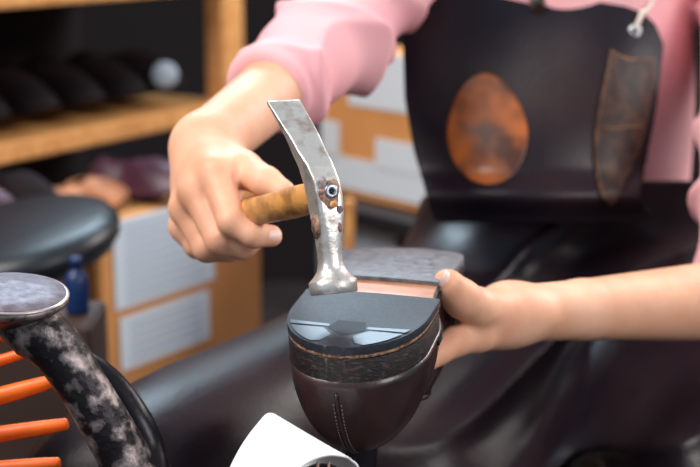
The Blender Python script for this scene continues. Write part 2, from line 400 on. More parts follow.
# sections: (z along head, shift in W, shift in T, half width W, half thick T, squareness 2=round ..8=square)
SEC = [(-.0056, 0, 0, .0130, .0130, 2), (-.0050, 0, 0, .0139, .0139, 2), (.0018, 0, 0, .0140, .0140, 2), (.0024, 0, 0, .0134, .0134, 2), (.0046, 0, 0, .0110, .0110, 2), (.0080, 0, 0, .0085, .0085, 2), (.013, 0, 0, .0071, .0073, 2.1),
       (.018, 0, 0, .0067, .0071, 2.5), (.028, .0005, 0, .0070, .0080, 3.4), (.040, .0010, 0, .0080, .0088, 6), (.050, .0010, .0004, .0084, .0092, 7), (.060, .0006, .0020, .0085, .0088, 7), (.070, -.0004, .0052, .0087, .0074, 7),
       (.078, -.0014, .0098, .0091, .0056, 8), (.088, -.0022, .0155, .0096, .0041, 8), (.098, -.0034, .0222, .0101, .0029, 8), (.1115, -.0052, .0318, .0105, .0018, 8), (.1125, -.0053, .0325, .0102, .0011, 8)]
def sup(a, e):
    c, s_ = math.cos(a), math.sin(a); return math.copysign(abs(c)**(2/e), c), math.copysign(abs(s_)**(2/e), s_)
zs = [q[0] for q in SEC]; zz = []
for i in range(len(SEC)-1):
    k = 4 if i > 6 else 2
    zz += [SEC[i][0]+(SEC[i+1][0]-SEC[i][0])*j/k for j in range(k)]
zz.append(SEC[-1][0]); seg = 64; V = []; Fc = []
for z_ in zz:
    g = [float(np.interp(z_, zs, [q[c] for q in SEC])) for c in range(6)]
    for k in range(seg):
        cx_, cy_ = sup(2*math.pi*(k+.5)/seg, g[5]); V.append(Z*z_+Wd*(g[1]+cx_*g[3])+T*(g[2]+cy_*g[4]))
for i in range(len(zz)-1):
    for k in range(seg): Fc.append((i*seg+k, i*seg+(k+1) % seg, (i+1)*seg+(k+1) % seg, (i+1)*seg+k))
Fc.append(tuple(range(seg))[::-1]); Fc.append(tuple((len(zz)-1)*seg+k for k in range(seg)))
head = mesh_obj('head', V, Fc, M['steel'], ham)
eye_c = Z*.052+Wd*.0010
# rusty eye: handle end, wedge ring, wood crumbs and rust marks on the outer face
Rm = Matrix((Wd, Z, -T)).transposed().to_4x4()          # local z towards the viewer side of the head
fz = .0094
def face_at(u_, v_, off=0): return eye_c+Wd*u_+Z*v_-T*(fz+off)
def blob(name, u_, v_, ru, rv, h_, m, seed=0, n=28):
    rnd = random.Random(seed); V = []; Fc = []
    ph = [rnd.uniform(0, 6.3) for _ in range(4)]
    for L_, sc_ in ((0, 1), (1, .82), (2, .4)):
        for k in range(n):
            a = 2*math.pi*k/n; r = 1+.13*math.sin(2*a+ph[0])+.09*math.sin(3*a+ph[1])+.07*math.sin(5*a+ph[2])
            V.append(face_at(u_+ru*r*sc_*math.cos(a), v_+rv*r*sc_*math.sin(a), -.0012 if L_ == 0 else h_*(.7+.3*L_/2)))
    for L_ in (0, 1):
        for k in range(n): Fc.append((L_*n+k, L_*n+(k+1) % n, (L_+1)*n+(k+1) % n, (L_+1)*n+k))
    Fc.append(tuple(2*n+k for k in range(n)))
    return mesh_obj(name, V, Fc, m, ham)
blob('handle_end', -.0003, -.0008, .0058, .0098, .0002, M['rust'], 1)
blob('rust_spot', -.0042, .0062, .0026, .0036, .0001, mat('rust_purple', srgb(104, 88, 94), srgb(170, 156, 156), scale=300, rough=.8), 2)
blob('wood_crumb', .0008, -.0065, .0026, .0026, .0011, mat('wood_crumb', srgb(226, 176, 120), srgb(180, 110, 60), scale=300, rough=.7), 3)
blob('rust_spot', .0046, -.0098, .0020, .0028, .0001, mat('rust_violet', srgb(116, 98, 108), rough=.8), 4)
blob('rust_spot', .0036, -.020, .0011, .0026, .0000, M['rust'], 5)
MM = Matrix.Translation(face_at(.0002, .0010, .0004)) @ Rm
lathe('wedge_ring', [(.0014, -.001), (.0014, .0006), (.0022, .0010), (.0036, .0010), (.0043, .0005), (.0043, -.001)], MM, mat('wedge_steel', srgb(150, 158, 168), srgb(92, 92, 98), scale=300, rough=.35, metal=.8), ham)
lathe('rivet', [(.0013, -.001), (.0012, .0002), (.0006, .0006)], MM, M['iron_dark'], ham, seg=20)
# rusty patch on the left cheek
cheek = []
V = []; Fc = []
for i, (a_, b_) in enumerate([(-.004, -.012), (.003, -.010), (.005, -.019), (.001, -.025), (-.005, -.022), (-.006, -.016)]):
    V.append(eye_c-Wd*.0088+T*a_+Z*b_+Wd*.0002)
V += [v+Wd*.0012 for v in V]; Fc = [tuple(range(6)), tuple(range(6, 12))[::-1]]+[(i, (i+1) % 6, 6+(i+1) % 6, 6+i) for i in range(6)]
mesh_obj('cheek_rust', V, Fc, M['rust'], ham)
hp = [eye_c-T*.002, eye_c+T*.02, eye_c+T*.05, eye_c+T*.085, eye_c+T*.12, eye_c+T*.165, eye_c+T*.20]
hnd = tube('handle', hp, [.0082, .0094, .0099, .0094, .0092, .0105, .010], M['hwood'], ham, seg=28, sx=.88)
# grain follows the handle: rotate texture by object space is enough at this size
# ---------------------------------------------------------------- the person
person = thing('person', 'person in a pink shirt and dark leather apron hammering the heel of a shoe', 'person', (.21, 1.45, 0))
loc = np.array(person.location)
def wc(o): o.parent = person; o.matrix_parent_inverse = Matrix.Translation(-person.location); return o
# joints
# right arm (image left)
rW = A(206, 146, 1.055); rEl = A(336, 40, 1.26); rSh = A(425, -95, 1.46)
lW = A(512, 314, 1.03); lEl = A(765, 298, 1.17); lSh = A(765, -90, 1.52)
NK = np.array((.215, 1.52, 1.27)); CH = np.array((.21, 1.50, 1.12)); HP = np.array((.22, 1.52, .66))
hv = eye_c+hc
def hand_r(p):
    k = .004
    palm = chain(p, [rW, A(207, 168, 1.035), A(212, 178, 1.02)], [.0222, .020, .0135], .012)
    mcps = [A(216, 174, 1.002), A(197, 190, 1.008), A(187, 208, 1.022), A(185, 226, 1.042)]
    for m_, r in zip(mcps, (.0125, .0125, .012, .011)): palm = smin(palm, rcone(p, rW+(m_-rW)*.15, m_, .017, r), .010)
    palm = smin(palm, ell(p, A(211, 192, 1.045), (.022, .020, .024)), .012)
    fing = chain(p, [mcps[0], A(232, 222, .975), A(254, 235, .970), A(271, 236, .975)], [.0112, .0094, .0083, .0073], .003)
    f2 = chain(p, [mcps[1], A(220, 240, .988), A(242, 246, .990), A(256, 238, 1.0)], [.0115, .0100, .0088, .0078], .003)
    f3 = chain(p, [mcps[2], A(207, 248, 1.010), A(230, 249, 1.014), A(246, 240, 1.022)], [.0112, .0095, .0085, .0076], .003)
    f4 = chain(p, [mcps[3], A(197, 246, 1.036), A(216, 250, 1.040), A(232, 242, 1.045)], [.0098, .0085, .0076, .0068], .003)
    fg = smin(smin(fing, f2, .0025), smin(f3, f4, .0025), .0025)
    tb = chain(p, [A(222, 160, 1.045), A(243, 170, 1.012), A(266, 182, .992), A(283, 191, .985)], [.0165, .0128, .0100, .0078], .004)
    return smin(smin(palm, fg, .006), tb, .007)
def hand_l(p):
    palm = chain(p, [lW, A(494, 318, 1.022), A(484, 322, 1.018)], [.0192, .0176, .0150], .012)
    mcps = [A(478, 334, 1.000), A(474, 330, 1.020), A(472, 322, 1.040), A(474, 312, 1.055)]
    for m_, r in zip(mcps, (.0118, .012, .0115, .0105)): palm = smin(palm, rcone(p, lW+(m_-lW)*.2, m_, .0155, r), .010)
    f1 = chain(p, [mcps[0], A(454, 342, .985), A(438, 352, .974), A(424, 363, .966)], [.0115, .0100, .0086, .0070], .003)
    f2 = chain(p, [mcps[1], A(452, 340, 1.012), A(434, 350, 1.004), A(420, 356, .998)], [.0115, .0098, .0085, .0074], .003)
    f3 = chain(p, [mcps[2], A(454, 336, 1.038), A(436, 346, 1.032), A(424, 350, 1.026)], [.011, .0095, .0082, .0072], .003)
    f4 = chain(p, [mcps[3], A(456, 330, 1.062), A(442, 340, 1.060), A(432, 345, 1.056)], [.0098, .0085, .0075, .0066], .003)
    fg = smin(smin(f1, f2, .002), smin(f3, f4, .002), .002)
    tb = chain(p, [A(496, 312, 1.012), A(478, 308, .990), A(462, 299, .976), A(448, 286, .968)], [.0158, .0128, .0120, .0110], .005)
    return smin(smin(palm, fg, .005), tb, .006)
def arms(p):
    a = chain(p, [rW, rW+(rEl-rW)*.45, rEl, rSh], [.0228, .0262, .034, .046], .004)
    b = chain(p, [lW, lW+(lEl-lW)*.25, lEl, lSh], [.0194, .0214, .0340, .046], .004)
    b = smin(b, ell(p, lW+(lEl-lW)*.04, (.026, .023, .0185)), .004)
    return np.minimum(a, b)
HD = NK+np.array((-.015, -.045, .155))
def head_f(p):
    h = ell(p, HD, (.074, .092, .108)); h = smin(h, ell(p, HD+np.array((0, -.035, -.055)), (.052, .055, .06)), .03)
    h = smin(h, rcone(p, HD+np.array((0, -.092, .01)), HD+np.array((0, -.108, -.022)), .007, .012), .012)
    for s in (-1, 1):
        h = smax(h, -ell(p, HD+np.array((s*.031, -.094, .008)), (.016, .012, .010)), .012)
        h = smin(h, ell(p, HD+np.array((s*.031, -.078, .006)), (.013, .012, .012)), .003)
        h = smin(h, ell(p, HD+np.array((s*.076, .004, -.012)), (.009, .018, .031)), .006)
    h = smin(h, ell(p, HD+np.array((0, -.088, -.052)), (.024, .010, .005)), .003)
    h = smin(h, ell(p, HD+np.array((0, -.086, -.062)), (.020, .010, .006)), .003)
    return smin(h, rcone(p, HD+np.array((0, .012, -.06)), NK+np.array((0, .01, -.06)), .050, .056), .03)
def torso(p, g=0.):
    t = rcone(p, CH+np.array((-.07, 0, .03)), CH+np.array((.07, 0, .03)), .105+g, .105+g)
    t = smin(t, rcone(p, CH, HP, .118+g, .125+g), .06)
    return smin(t, smin(rcone(p, NK-np.array((0, 0, .06)), rSh, .05+g, .052+g), rcone(p, NK-np.array((0, 0, .06)), lSh, .05+g, .052+g), .03), .06)
def body_f(p):
    d = smin(torso(p, -.012), arms(p), .02)
    d = smin(d, head_f(p), .02)
    return smin(smin(d, hand_r(p), .012), hand_l(p), .012)
body = wc(sdf_mesh('body', body_f, (-.16, .87, .62), (.50, 1.66, 1.56), .0024, M['skin']))
# fingernails
def nail(c, along, nrm, l, wdt):
    al = Vector(along).normalized(); n_ = Vector(nrm); n_ = (n_-al*n_.dot(al)).normalized(); sd = al.cross(n_)
    V = []; Fc = []; nu, nv = 14, 10
    for i in range(nv+1):
        r = i/nv
        for k in range(nu):
            a = 2*math.pi*k/nu; cxx, cyy = sup(a, 2.8); x = cxx*r*wdt; y = cyy*r*l
            V.append(Vector(c)+sd*x+al*y+n_*(-(x*x)/(wdt*2.4)+.0006*(1-r**4)))
    for i in range(nv):
        for k in range(nu): Fc.append((i*nu+k, i*nu+(k+1) % nu, (i+1)*nu+(k+1) % nu, (i+1)*nu+k))
    o = mesh_obj('fingernail', V, Fc, M['nail']); return wc(o)
def surf(f, p, d):                                # walk to the skin along d
    p = np.array(p, float); d = np.array(d, float); d /= np.linalg.norm(d)
    for _ in range(60):
        v = f(p[None])[0]
        if abs(v) < 1e-5: break
        p = p+d*v
    return p
tipL = A(448, 286, .968); ax = tipL-A(462, 299, .976); dirn = np.array(Vector((-.15, -.8, .62)).normalized())
s_ = surf(hand_l, tipL-ax/np.linalg.norm(ax)*.001+dirn*.02, -dirn); nail(s_+dirn*.0001-ax/np.linalg.norm(ax)*.0015, ax, dirn, .0066, .0058)
tipR = A(271, 236, .975); ax = tipR-A(254, 235, .970); dirn = np.array(Vector((.35, -.85, .25)).normalized())
s_ = surf(hand_r, tipR+dirn*.02, -dirn); nail(s_+dirn*.0001, ax, dirn, .0048, .0040)
# hair
def hair_f(p):
    h = ell(p, HD+np.array((0, .018, .022)), (.088, .098, .104))
    h = smin(h, ell(p, HD+np.array((0, .10, .0)), (.045, .045, .045)), .02)
    return smax(h, -(ell(p, HD+np.array((0, -.10, -.055)), (.072, .10, .12))), .01)
wc(sdf_mesh('hair', hair_f, HD-.2, HD+.2, .006, M['hair']))
# shirt
axR = (rEl-rW)/np.linalg.norm(rEl-rW)
cuffP = A(266, 93, 1.145)
def wr(p, a, fr, ph): return np.sin((p@a)*fr+ph)
def shirt_f(p):
    g = torso(p, .006)+.003*np.sin(p[:, 0]*38+p[:, 2]*12+1)*np.sin(p[:, 2]*21+2)
    c0 = cuffP-axR*.03
    sl = chain(p, [c0, rEl+(rW-rEl)*.25, rEl, rEl+(rSh-rEl)*.5, rSh], [.0290, .036, .043, .049, .060], .02)
    q = p@axR; dg = np.array((.45, .2, .87)); dg /= np.linalg.norm(dg)
    w1 = p@np.array((.55, .62, .56)); w2 = p@np.array((-.6, .3, .74))
    w3 = p@np.array((.75, -.6, .2))
    n1 = np.sin(w1*34+2.2*np.sin(w2*15+1.3)+1.1*np.sin(w3*31)+.9); n2 = np.sin(w2*30+1.8*np.sin(w1*23+.5)+.8*np.sin(w3*44))
    n1 = np.sqrt(n1*n1+.012); n2 = np.sqrt(n2*n2+.012)
    fold = .0125*np.clip(1-n1, 0, 1)**2.2+.0080*np.clip(1-n2, 0, 1)**2.5
    sl = sl-fold+.003
    sl = smax(sl, -((p-cuffP)@axR)-.0, .006)
    # rolled cuff
    rel = p-cuffP; t_ = rel@axR; rad = np.linalg.norm(rel-t_[:, None]*axR, axis=1)
    roll = np.sqrt(((np.abs(t_-.016)-.010).clip(0))**2+(np.abs(rad-.0280)-.001).clip(0)**2)-.0056
    sl = smin(sl, roll-.0012*np.sin(w2*70), .003)
    b = chain(p, [lEl+(lW-lEl)*.02, lEl, lSh], [.050, .052, .062], .02)-.8*fold+.002
    b = smax(b, (p-lEl)@((lW-lEl)/np.linalg.norm(lW-lEl))-.005, .005)
    d = smin(smin(g, sl, .02), b, .02)
    d = smax(d, -rcone(p, NK+np.array((0, -.03, -.015)), HD, .066, .09), .01)
    # open below the apron band
    return d
wc(sdf_mesh('shirt', shirt_f, (-.16, 1.02, .60), (.52, 1.70, 1.36), .0028, M['pink']))
# trousers
kR = A(128, 505, 1.03); kL = A(735, 538, 1.09); hR = np.array((.165, 1.47, .645)); hL = np.array((.30, 1.49, .655))
fR = np.array((kR[0]-.02, kR[1]+.18, .06)); fL = np.array((kL[0]+.04, kL[1]+.16, .06))
def legs(p, g=0.):
    a = chain(p, [hR, kR, fR], [.088+g, .062+g, .045+g], .03); b = chain(p, [hL, kL, fL], [.088+g, .062+g, .045+g], .03)
    return smin(a, b, .03)
wc(sdf_mesh('trousers', lambda p: smin(legs(p), ell(p, np.array((.22, 1.52, .66)), (.15, .11, .11)), .04), (-.35, .85, .0), (.55, 1.72, .85), .008, M['trousers']))
for f_ in (fR, fL):
    q = Vector(f_); wc(tube('boot', [q+Vector((0, .05, -.022)), q+Vector((0, 0, -.02)), q+Vector((0, -.07, -.025)), q+Vector((0, -.15, -.032))], [.034, .038, .036, .026], M['darkshoe']))
# apron: skirt over belly and thighs
def skirt_f(p):
    b = rcone(p, np.array((.195, 1.475, .745)), np.array((.31, 1.475, .745)), .118, .118)
    b = smin(b, rcone(p, np.array((.19, 1.48, .66)), np.array((.31, 1.48, .66)), .125, .125), .06)
    lg = smin(rcone(p, hR, kR, .104, .078), rcone(p, hL, kL, .105, .08), .02)
    mid = rcone(p, np.array((.16, 1.44, .66)), (kR+kL)/2+np.array((.02, .13, -.05)), .085, .06)
    lg = smin(lg, mid, .09)
    d = smin(b, lg, .05)
    x, y, z = p[:, 0], p[:, 1], p[:, 2]
    m_ = np.clip((z-.70)/.12, 0, 1)
    wz = z+.10*(x-.2)*-1+.05*np.sin(x*11+.7)+.12*(y-1.3)
    n1 = np.sin(wz*40+.8*np.sin(x*13+2)+.3); n2 = np.sin((x*.8+y*.6)*22+1.6*np.sin(z*13+x*6)+.6)
    n1 = np.sqrt(n1*n1+.03); n2 = np.sqrt(n2*n2+.03)
    q = np.clip((x-.02)/.10, 0, 1)*.85+.15
    f1 = .017*np.clip(1-n1, 0, 1)**1.5; f2 = .003*np.clip(1-n2, 0, 1)**2; f3 = .003*np.sin(x*17+z*23+y*11)
    return d-q*(f1*(1-.5*m_)+f2+f3)+.003
skirt_top = .812
def skirt_cut(p): return smax(skirt_f(p), smax(p[:, 2]-skirt_top+.25*(p[:, 1]-1.36), -(p[:, 2]-.40), .004), .006)
apron = wc(sdf_mesh('apron', skirt_cut, (-.36, .85, .36), (.58, 1.72, 1.02), .0045, M['apron']))
apron['label'] = 'dark leather apron over chest, belly and thighs'
# bib
def bd(x, y):                                     # depth of the bib surface at a picture point
    X = (x-350)/F*1.38-.205
    base = 1.358+.9*max(0, abs(X)-.02)**2*1.6+.02*math.exp(-((y-205)/30)**2)*0
    fold = .006*math.sin((x*.9+y*1.15)/62.+.3)+.003*math.sin((x-1.6*y)/48.)+.0035*math.sin(x/37.+y/90.)
    tp = -.016*math.exp(-((y-196)/16.)**2)        # the bib rolls forward over the waistband
    slope = -(y-100)*.00010
    return base+fold+tp+slope
Ly = [(-60, 425), (-30, 415), (0, 407), (40, 403), (100, 405), (150, 414), (200, 428), (222, 436)]
Ry = [(-60, 500), (-6, 560), (0, 590), (3, 622), (8, 640), (16, 652), (28, 660), (45, 663), (80, 659), (120, 653), (160, 645), (195, 639), (207, 644), (222, 660)]
def topy(x): return float(np.interp(x, [400, 440, 500, 530, 560, 600, 625, 642, 655, 663], [-16, -10, -3, 4, 2, 3, 7, 13, 25, 45]))
def bib_pt(u_, v_, off=0):
    # v 0 top .. 1 bottom
    xl = 403; x = 403+(663-403)*u_
    y0 = topy(x); y = y0+(222-y0)*v_
    L_ = np.interp(y, [a for a, _ in Ly], [b for _, b in Ly]); R_ = np.interp(y, [a for a, _ in Ry], [b for _, b in Ry])
    w_ = v_**.5 if v_ < 1 else 1
    xx = x*(1-w_)+(L_+(R_-L_)*u_)*w_
    xx = min(max(xx, L_), R_) if v_ > 0 else x
    return P(xx, y, bd(xx, y)-off)
nu, nv = 90, 80; V = []; Fc = []
for j in range(nv+1):
    for i in range(nu+1): V.append(bib_pt(i/nu, j/nv))
for j in range(nv):
    for i in range(nu): a = j*(nu+1)+i; Fc.append((a, a+1, a+nu+2, a+nu+1))
bib = mesh_obj('bib', V, Fc, M['apron']); bib.matrix_parent_inverse = Matrix()
def ac(o):
    o.parent = apron; o.matrix_parent_inverse = Matrix(); return o
ac(bib); sd = bib.modifiers.new('thick', 'SOLIDIFY'); sd.thickness = .003; sd.offset = 0; bevel(bib, .0008)
def on_bib(x, y, off): return P(x, y, bd(x, y)-off)
def plate(name, poly, m, off=.0030, thick=.0022, rings=8, mats=None, edge=None, bulge=.0):
    c = np.mean(np.array(poly), 0); n = len(poly); V = []; Fc = []; fm = []
    ks = [1, 1, .97, .9]+[.9*(1-i/rings) for i in range(1, rings)]
    offs = [off-thick, off-.0005, off, off]+[off+bulge*(1-(.9*(1-i/rings))**2) for i in range(1, rings)]
    for k_, of in zip(ks, offs):
        for x, y in poly: V.append(on_bib(c[0]+(x-c[0])*k_, c[1]+(y-c[1])*k_, of))
    for L_ in range(len(ks)-1):
        for k in range(n): Fc.append((L_*n+k, L_*n+(k+1) % n, (L_+1)*n+(k+1) % n, (L_+1)*n+k)); fm.append(1 if (edge and L_ < edge) else 0)
    Fc.append(tuple((len(ks)-1)*n+k for k in range(n))); fm.append(0)
    return ac(mesh_obj(name, V, Fc, m, None, mats=mats, fmat=fm if mats else None))
poly = []
for k in range(64):
    a = 2*math.pi*k/64; r = 1+.02*math.sin(3*a)
    x = 40.5*math.cos(a)*r*(1-.10*max(0, -math.sin(a))); y = 55.5*math.sin(a)*r
    c_, s__ = math.cos(-.06), math.sin(-.06); poly.append((487+x*c_-y*s__, 130+x*s__+y*c_))
pt = plate('round_patch', poly, M['patch'], off=.0035, mats=[M['sheath_edge']], edge=1, bulge=.001); pt['label'] = 'glossy orange brown oval leather patch'
for k in range(0, 1): pass
def densify(pl, n=6):
    o_ = []
    for i in range(len(pl)):
        a = np.array(pl[i]); b = np.array(pl[(i+1) % len(pl)])
        for k in range(n): o_.append(tuple(a+(b-a)*k/n))
    return o_
sh = densify([(611, 49), (619, 54), (629, 58), (641, 59), (654, 58), (653, 80), (649, 104), (645, 130), (638, 153), (627, 176), (616, 200), (610, 206), (603, 198), (598, 180), (595, 155), (596, 130), (600, 105), (605, 80)], 4)
sp = plate('knife_sheath', sh, M['sheath'], off=.0065, thick=.005, mats=[M['sheath_edge']], edge=2, bulge=.002); sp['label'] = 'worn brown leather sheath with tan edges'
# stitched seam of the sheath
ac(tube('sheath_seam', [on_bib(x, y, .0082) for x, y in ((597, 128), (615, 128), (632, 127), (645, 126))], .0006, M['sheath_edge'], None, seg=8))
# eyelet and cord
ec = on_bib(635, 31, .002); e2 = on_bib(635, 31, .012); nz = (e2-ec).normalized()
Q = nz.to_track_quat('Z', 'Y').to_matrix().to_4x4()
ac(lathe('eyelet', [(.0030, -.002), (.0028, .0008), (.0036, .0016), (.0052, .0014), (.0060, .0004), (.0060, -.002)], Matrix.Translation(ec) @ Q, M['eyelet'], None, seg=32))
ac(tube('neck_cord', [on_bib(635, 31, -.001), on_bib(637, 25, .005), on_bib(643, 13, .006), P(650, 6, 1.375), P(655, -8, 1.39), P(662, -60, 1.44)], [.0017, .0022, .0022, .0018, .0018, .0018], M['cord'], None, seg=10))
ac(tube('cord_knot', [P(641, 14, bd(641, 14)-.006), P(646, 11, bd(646, 11)-.006)], .0032, M['cord'], None, seg=12))
ac(tube('neck_strap', [on_bib(537, 14, -.004), on_bib(537, 5, .004), on_bib(537, -6, .003), P(538, -40, 1.38)], .0045, M['sheath'], None, seg=12, sx=1.5))
# ---------------------------------------------------------------- work table in the lower left and what stands on it
tb = thing('work_table', 'low dark wooden work table carrying the iron last', 'table', (-.095, .67, 0))
box('tabletop', (0, 0, .585), (.31, .33, .03), M['wood_dark'], tb)
for sx_ in (-1, 1):
    for sy_ in (-1, 1): box('leg', (sx_*.13, sy_*.14, .285), (.045, .045, .57), M['wood_dark'], tb)
# iron last
lb = P(150, 560, .845)
last = thing('iron_last', 'worn cast iron shoe last with a round grey end plate and curved arm', 'shoe last', (lb.x, lb.y, .60))
def lc(o): o.parent = last; o.matrix_parent_inverse = Matrix.Translation(-last.location); return o
dc_ = P(12, 292, .88)
n_ = Vector((.08, -.11, .96)).normalized(); QD = Matrix.Translation(dc_) @ n_.to_track_quat('Z', 'Y').to_matrix().to_4x4()
lc(lathe('end_plate', [(.006, -.026), (.012, -.020), (.022, -.012), (.0305, -.0065), (.0330, -.0045), (.0330, -.0012)], QD, M['iron'], None))
lc(lathe('plate_rim', [(.0328, -.0016), (.0334, -.0012), (.0332, -.0002), (.0318, .0)], QD, M['iron_edge'], None))
lc(lathe('plate_face', [(.0316, -.0002), (.0312, .0006), (.015, .0009)], QD, M['iron_face'], None))
lc(tube('arm', [P(14, 318, .885), P(34, 330, .885), P(58, 350, .885), P(82, 385, .885), P(106, 425, .887), P(130, 470, .89), P(146, 520, .875), P(150, 580, .85)],
        [.014, .0172, .0158, .0145, .0150, .0158, .017, .019], M['iron'], None, seg=40, sx=1.0))
lc(tube('rear_arm', [P(60, 352, .935), P(86, 362, .935), P(112, 384, .93), P(136, 420, .925), P(152, 462, .92), P(156, 520, .885), P(150, 572, .855)],
        [.004, .007, .0085, .0100, .0110, .013, .017], M['iron_dark'], None, seg=28))
bz = P(150, 580, .85).z
lc(lathe('foot', [(.040, 0), (.041, .012), (.026, .022), (.02, max(bz-.60, .03)+.004)], Matrix.Translation((lb.x, lb.y, .60)), M['iron_dark'], None))
# orange prongs
og = [((-70, 352), (20, 330), 5.0, .97), ((-70, 382), (34, 350), 5.5, .965), ((-80, 418), (50, 382), 8.5, .955), ((-80, 446), (66, 424), 7.5, .95), ((-80, 476), (58, 463), 7.5, .945), ((-70, 318), (4, 338), 5, .975)]
rk = P(-76, 400, .96)
rack = thing('pronged_rack', 'orange plastic prongs on an upright at the left edge, behind the iron last', 'rack', (rk.x-.02, rk.y, 0))
def rc(o): o.parent = rack; o.matrix_parent_inverse = Matrix.Translation(-rack.location); return o
for a, b, r, d in og:
    p0 = P(a[0], a[1], d); p1 = P(b[0], b[1], d); r_ = r/F*d
    rc(tube('prong', [p0, p0+(p1-p0)*.5, p0+(p1-p0)*.85, p1], [r_*1.15, r_*1.1, r_*.95, r_*.8], M['orange'], None, seg=18))
box('board', (0, 0, .70), (.03, .09, .20), M['wood_dark'], rack); box('post', (0, 0, .31), (.03, .05, .58), M['wood_dark'], rack); box('base', (0, 0, .01), (.12, .12, .02), M['wood_dark'], rack)
# white rolled card in front of the shoe
m0 = P(331, 486, .80); b0 = P(262, 446, .835)
card = thing('white_card_roll', 'white card rolled to a cone in front of the shoe, mouth to the lower right', 'card', (m0.x, m0.y, .60))
def cc(o): o.parent = card; o.matrix_parent_inverse = Matrix.Translation(-card.location); return o
V = []; Fc = []; nseg = 56; nl = 16
top_m = [P(352, 461, .815), P(346, 457, .80), P(330, 455, .790), P(314, 459, .785), (P(301, 467, .783)), P(292, 480, .783), P(290, 500, .785), P(300, 530, .79)]
top_b = [P(272, 414, .850), P(266, 415, .842), P(258, 424, .835), P(248, 437, .83), P(238, 453, .828), P(228, 474, .828), P(220, 500, .83), P(216, 530, .835)]
def cr(pts, t):
    n = len(pts)-1; x = t*n; i = min(int(x), n-1); u_ = x-i
    g = lambda k: pts[min(max(k, 0), n)]
    p0, p1, p2, p3 = g(i-1), g(i), g(i+1), g(i+2)
    return .5*((2*p1)+(p2-p0)*u_+(2*p0-5*p1+4*p2-p3)*u_*u_+(3*p1-p0-3*p2+p3)*u_**3)
# far lip curls over to the right
lip_m = [P(345, 500, .835), P(356, 482, .832), P(358.5, 470, .826), P(356, 464, .820)]; lip_b = [P(300, 480, .87), P(292, 450, .868), P(284, 428, .862), P(277, 417, .856)]
fm_ = lip_m+top_m; fb_ = lip_b+top_b
for j in range(nseg+1):
    a = cr(fm_, j/nseg); b = cr(fb_, j/nseg)
    for i in range(nl+1): V.append(a+(b-a)*(i/nl))
for j in range(nseg):
    for i in range(nl): q = j*(nl+1)+i; Fc.append((q, q+1, q+nl+2, q+nl+1))
o = cc(mesh_obj('sheet', V, Fc, M['white'])); sd = o.modifiers.new('thick', 'SOLIDIFY'); sd.thickness = .0012; sd.offset = 0
cc(tube('leather_roll', [P(322, 474, .812), P(322, 540, .812), Vector((P(322, 540, .812).x, P(322, 540, .812).y, .603))], .0115, M['iron_dark'], None))
for x in (316, 327):
    cc(tube('pink_thread', [P(x, 470, .797), P(x-1, 458, .803), P(x-2, 600, .797)], .0006, M['pinkcord'], None, seg=8)) if False else cc(tube('pink_thread', [P(x+2, 462.5, .803), P(x+.5, 478, .7985), P(x-1, 500, .7985), P(x-2, 530, .7985)], .0007, M['pinkcord'], None, seg=8))
# ---------------------------------------------------------------- background
def up_shoe(name, label, c, yaw, m, sole, tilt=(0, 0)):
    t = thing(name, label, 'shoe', c)
    t.rotation_euler = (Matrix.Rotation(yaw, 3, 'Z') @ Matrix.Rotation(math.pi+tilt[0], 3, 'X') @ Matrix.Rotation(tilt[1], 3, 'Y')).to_euler()
    upper_mesh('upper', m, t, nu=64, nv=14); slab('sole', 0, .278, lambda s: ns(s)+.002, .006, sole, t, grow=.001); slab('heel', 0, .07, lambda s: 0, .02, sole, t)
    return t
# pine shelf unit receding to the right
SA = np.array(P(-60, 60, 2.0)); SA[2] = 0; SB = np.array((-.225, 2.58, 0.))
p0 = Vector((-.49, 2.10, 0)); p1 = Vector((-.205, 2.618, 0)); dr = (p1-p0).normalized(); pn = Vector((-dr.y, dr.x, 0))   # pn points behind (left/back)
if pn.y < 0: pn = -pn
RS = Matrix((dr, pn, Vector((0, 0, 1)))).transposed()
pl = p0-dr*.42; Ln = (p1-pl).length
shelf = thing('shelf_unit', 'pine shelf unit standing back left with dark shoes inside', 'shelf', (pl+p1)/2)
def shc(name, al, back, z, s, m): 
    return box(name, dr*(al-Ln/2)+pn*back+Vector((0, 0, z)), s, m, shelf, rot=RS)
for z_ in (.12, .7185, .936, 1.35): shc('shelf_board', Ln/2, .16, z_, (Ln, .32, .029), M['wood'])
shc('side_post', Ln-.0, .015, .70, (.062, .04, 1.40), M['wood']); shc('side_post', 0.0, .015, .70, (.062, .04, 1.40), M['wood'])
shc('back_panel', Ln/2, .335, .70, (Ln, .01, 1.40), M['wall'])  # near-black panel paints in the shade inside the shelf
k = 0
slb = ['dark shoe on the pine shelf, nearest the left picture edge', 'dark shoe on the pine shelf, second from the left', 'dark shoe on the pine shelf, third from the left', 'dark shoe on the pine shelf, fourth from the left', 'dark shoe on the pine shelf nearest the upright post']
yw = math.atan2(pn.y, pn.x)-math.pi/2
for al, lab in zip((.46, .57, .68, .79, .90), slb):
    c = pl+dr*al+pn*.285+Vector((0, 0, .715+.018+.0008))
    s = up_shoe('shoe', lab, c, yw, M['darkshoe'], M['darkshoe']); s['group'] = 'dark shoes in the shelf unit'
tc_ = pl+dr*.86+pn*.0+Vector((0, 0, 0))
tag(lathe('shoe_polish_tin', [(.019, 0), (.021, .003), (.021, .012), (.018, .014)], Matrix.Translation(P(166, 75, 2.46)) @ Vector((-.1, -1, .15)).to_track_quat('Z', 'Y').to_matrix().to_4x4(), M['greyblue'], None), 'small pale blue round tin glinting in the dark shelf', 'tin')
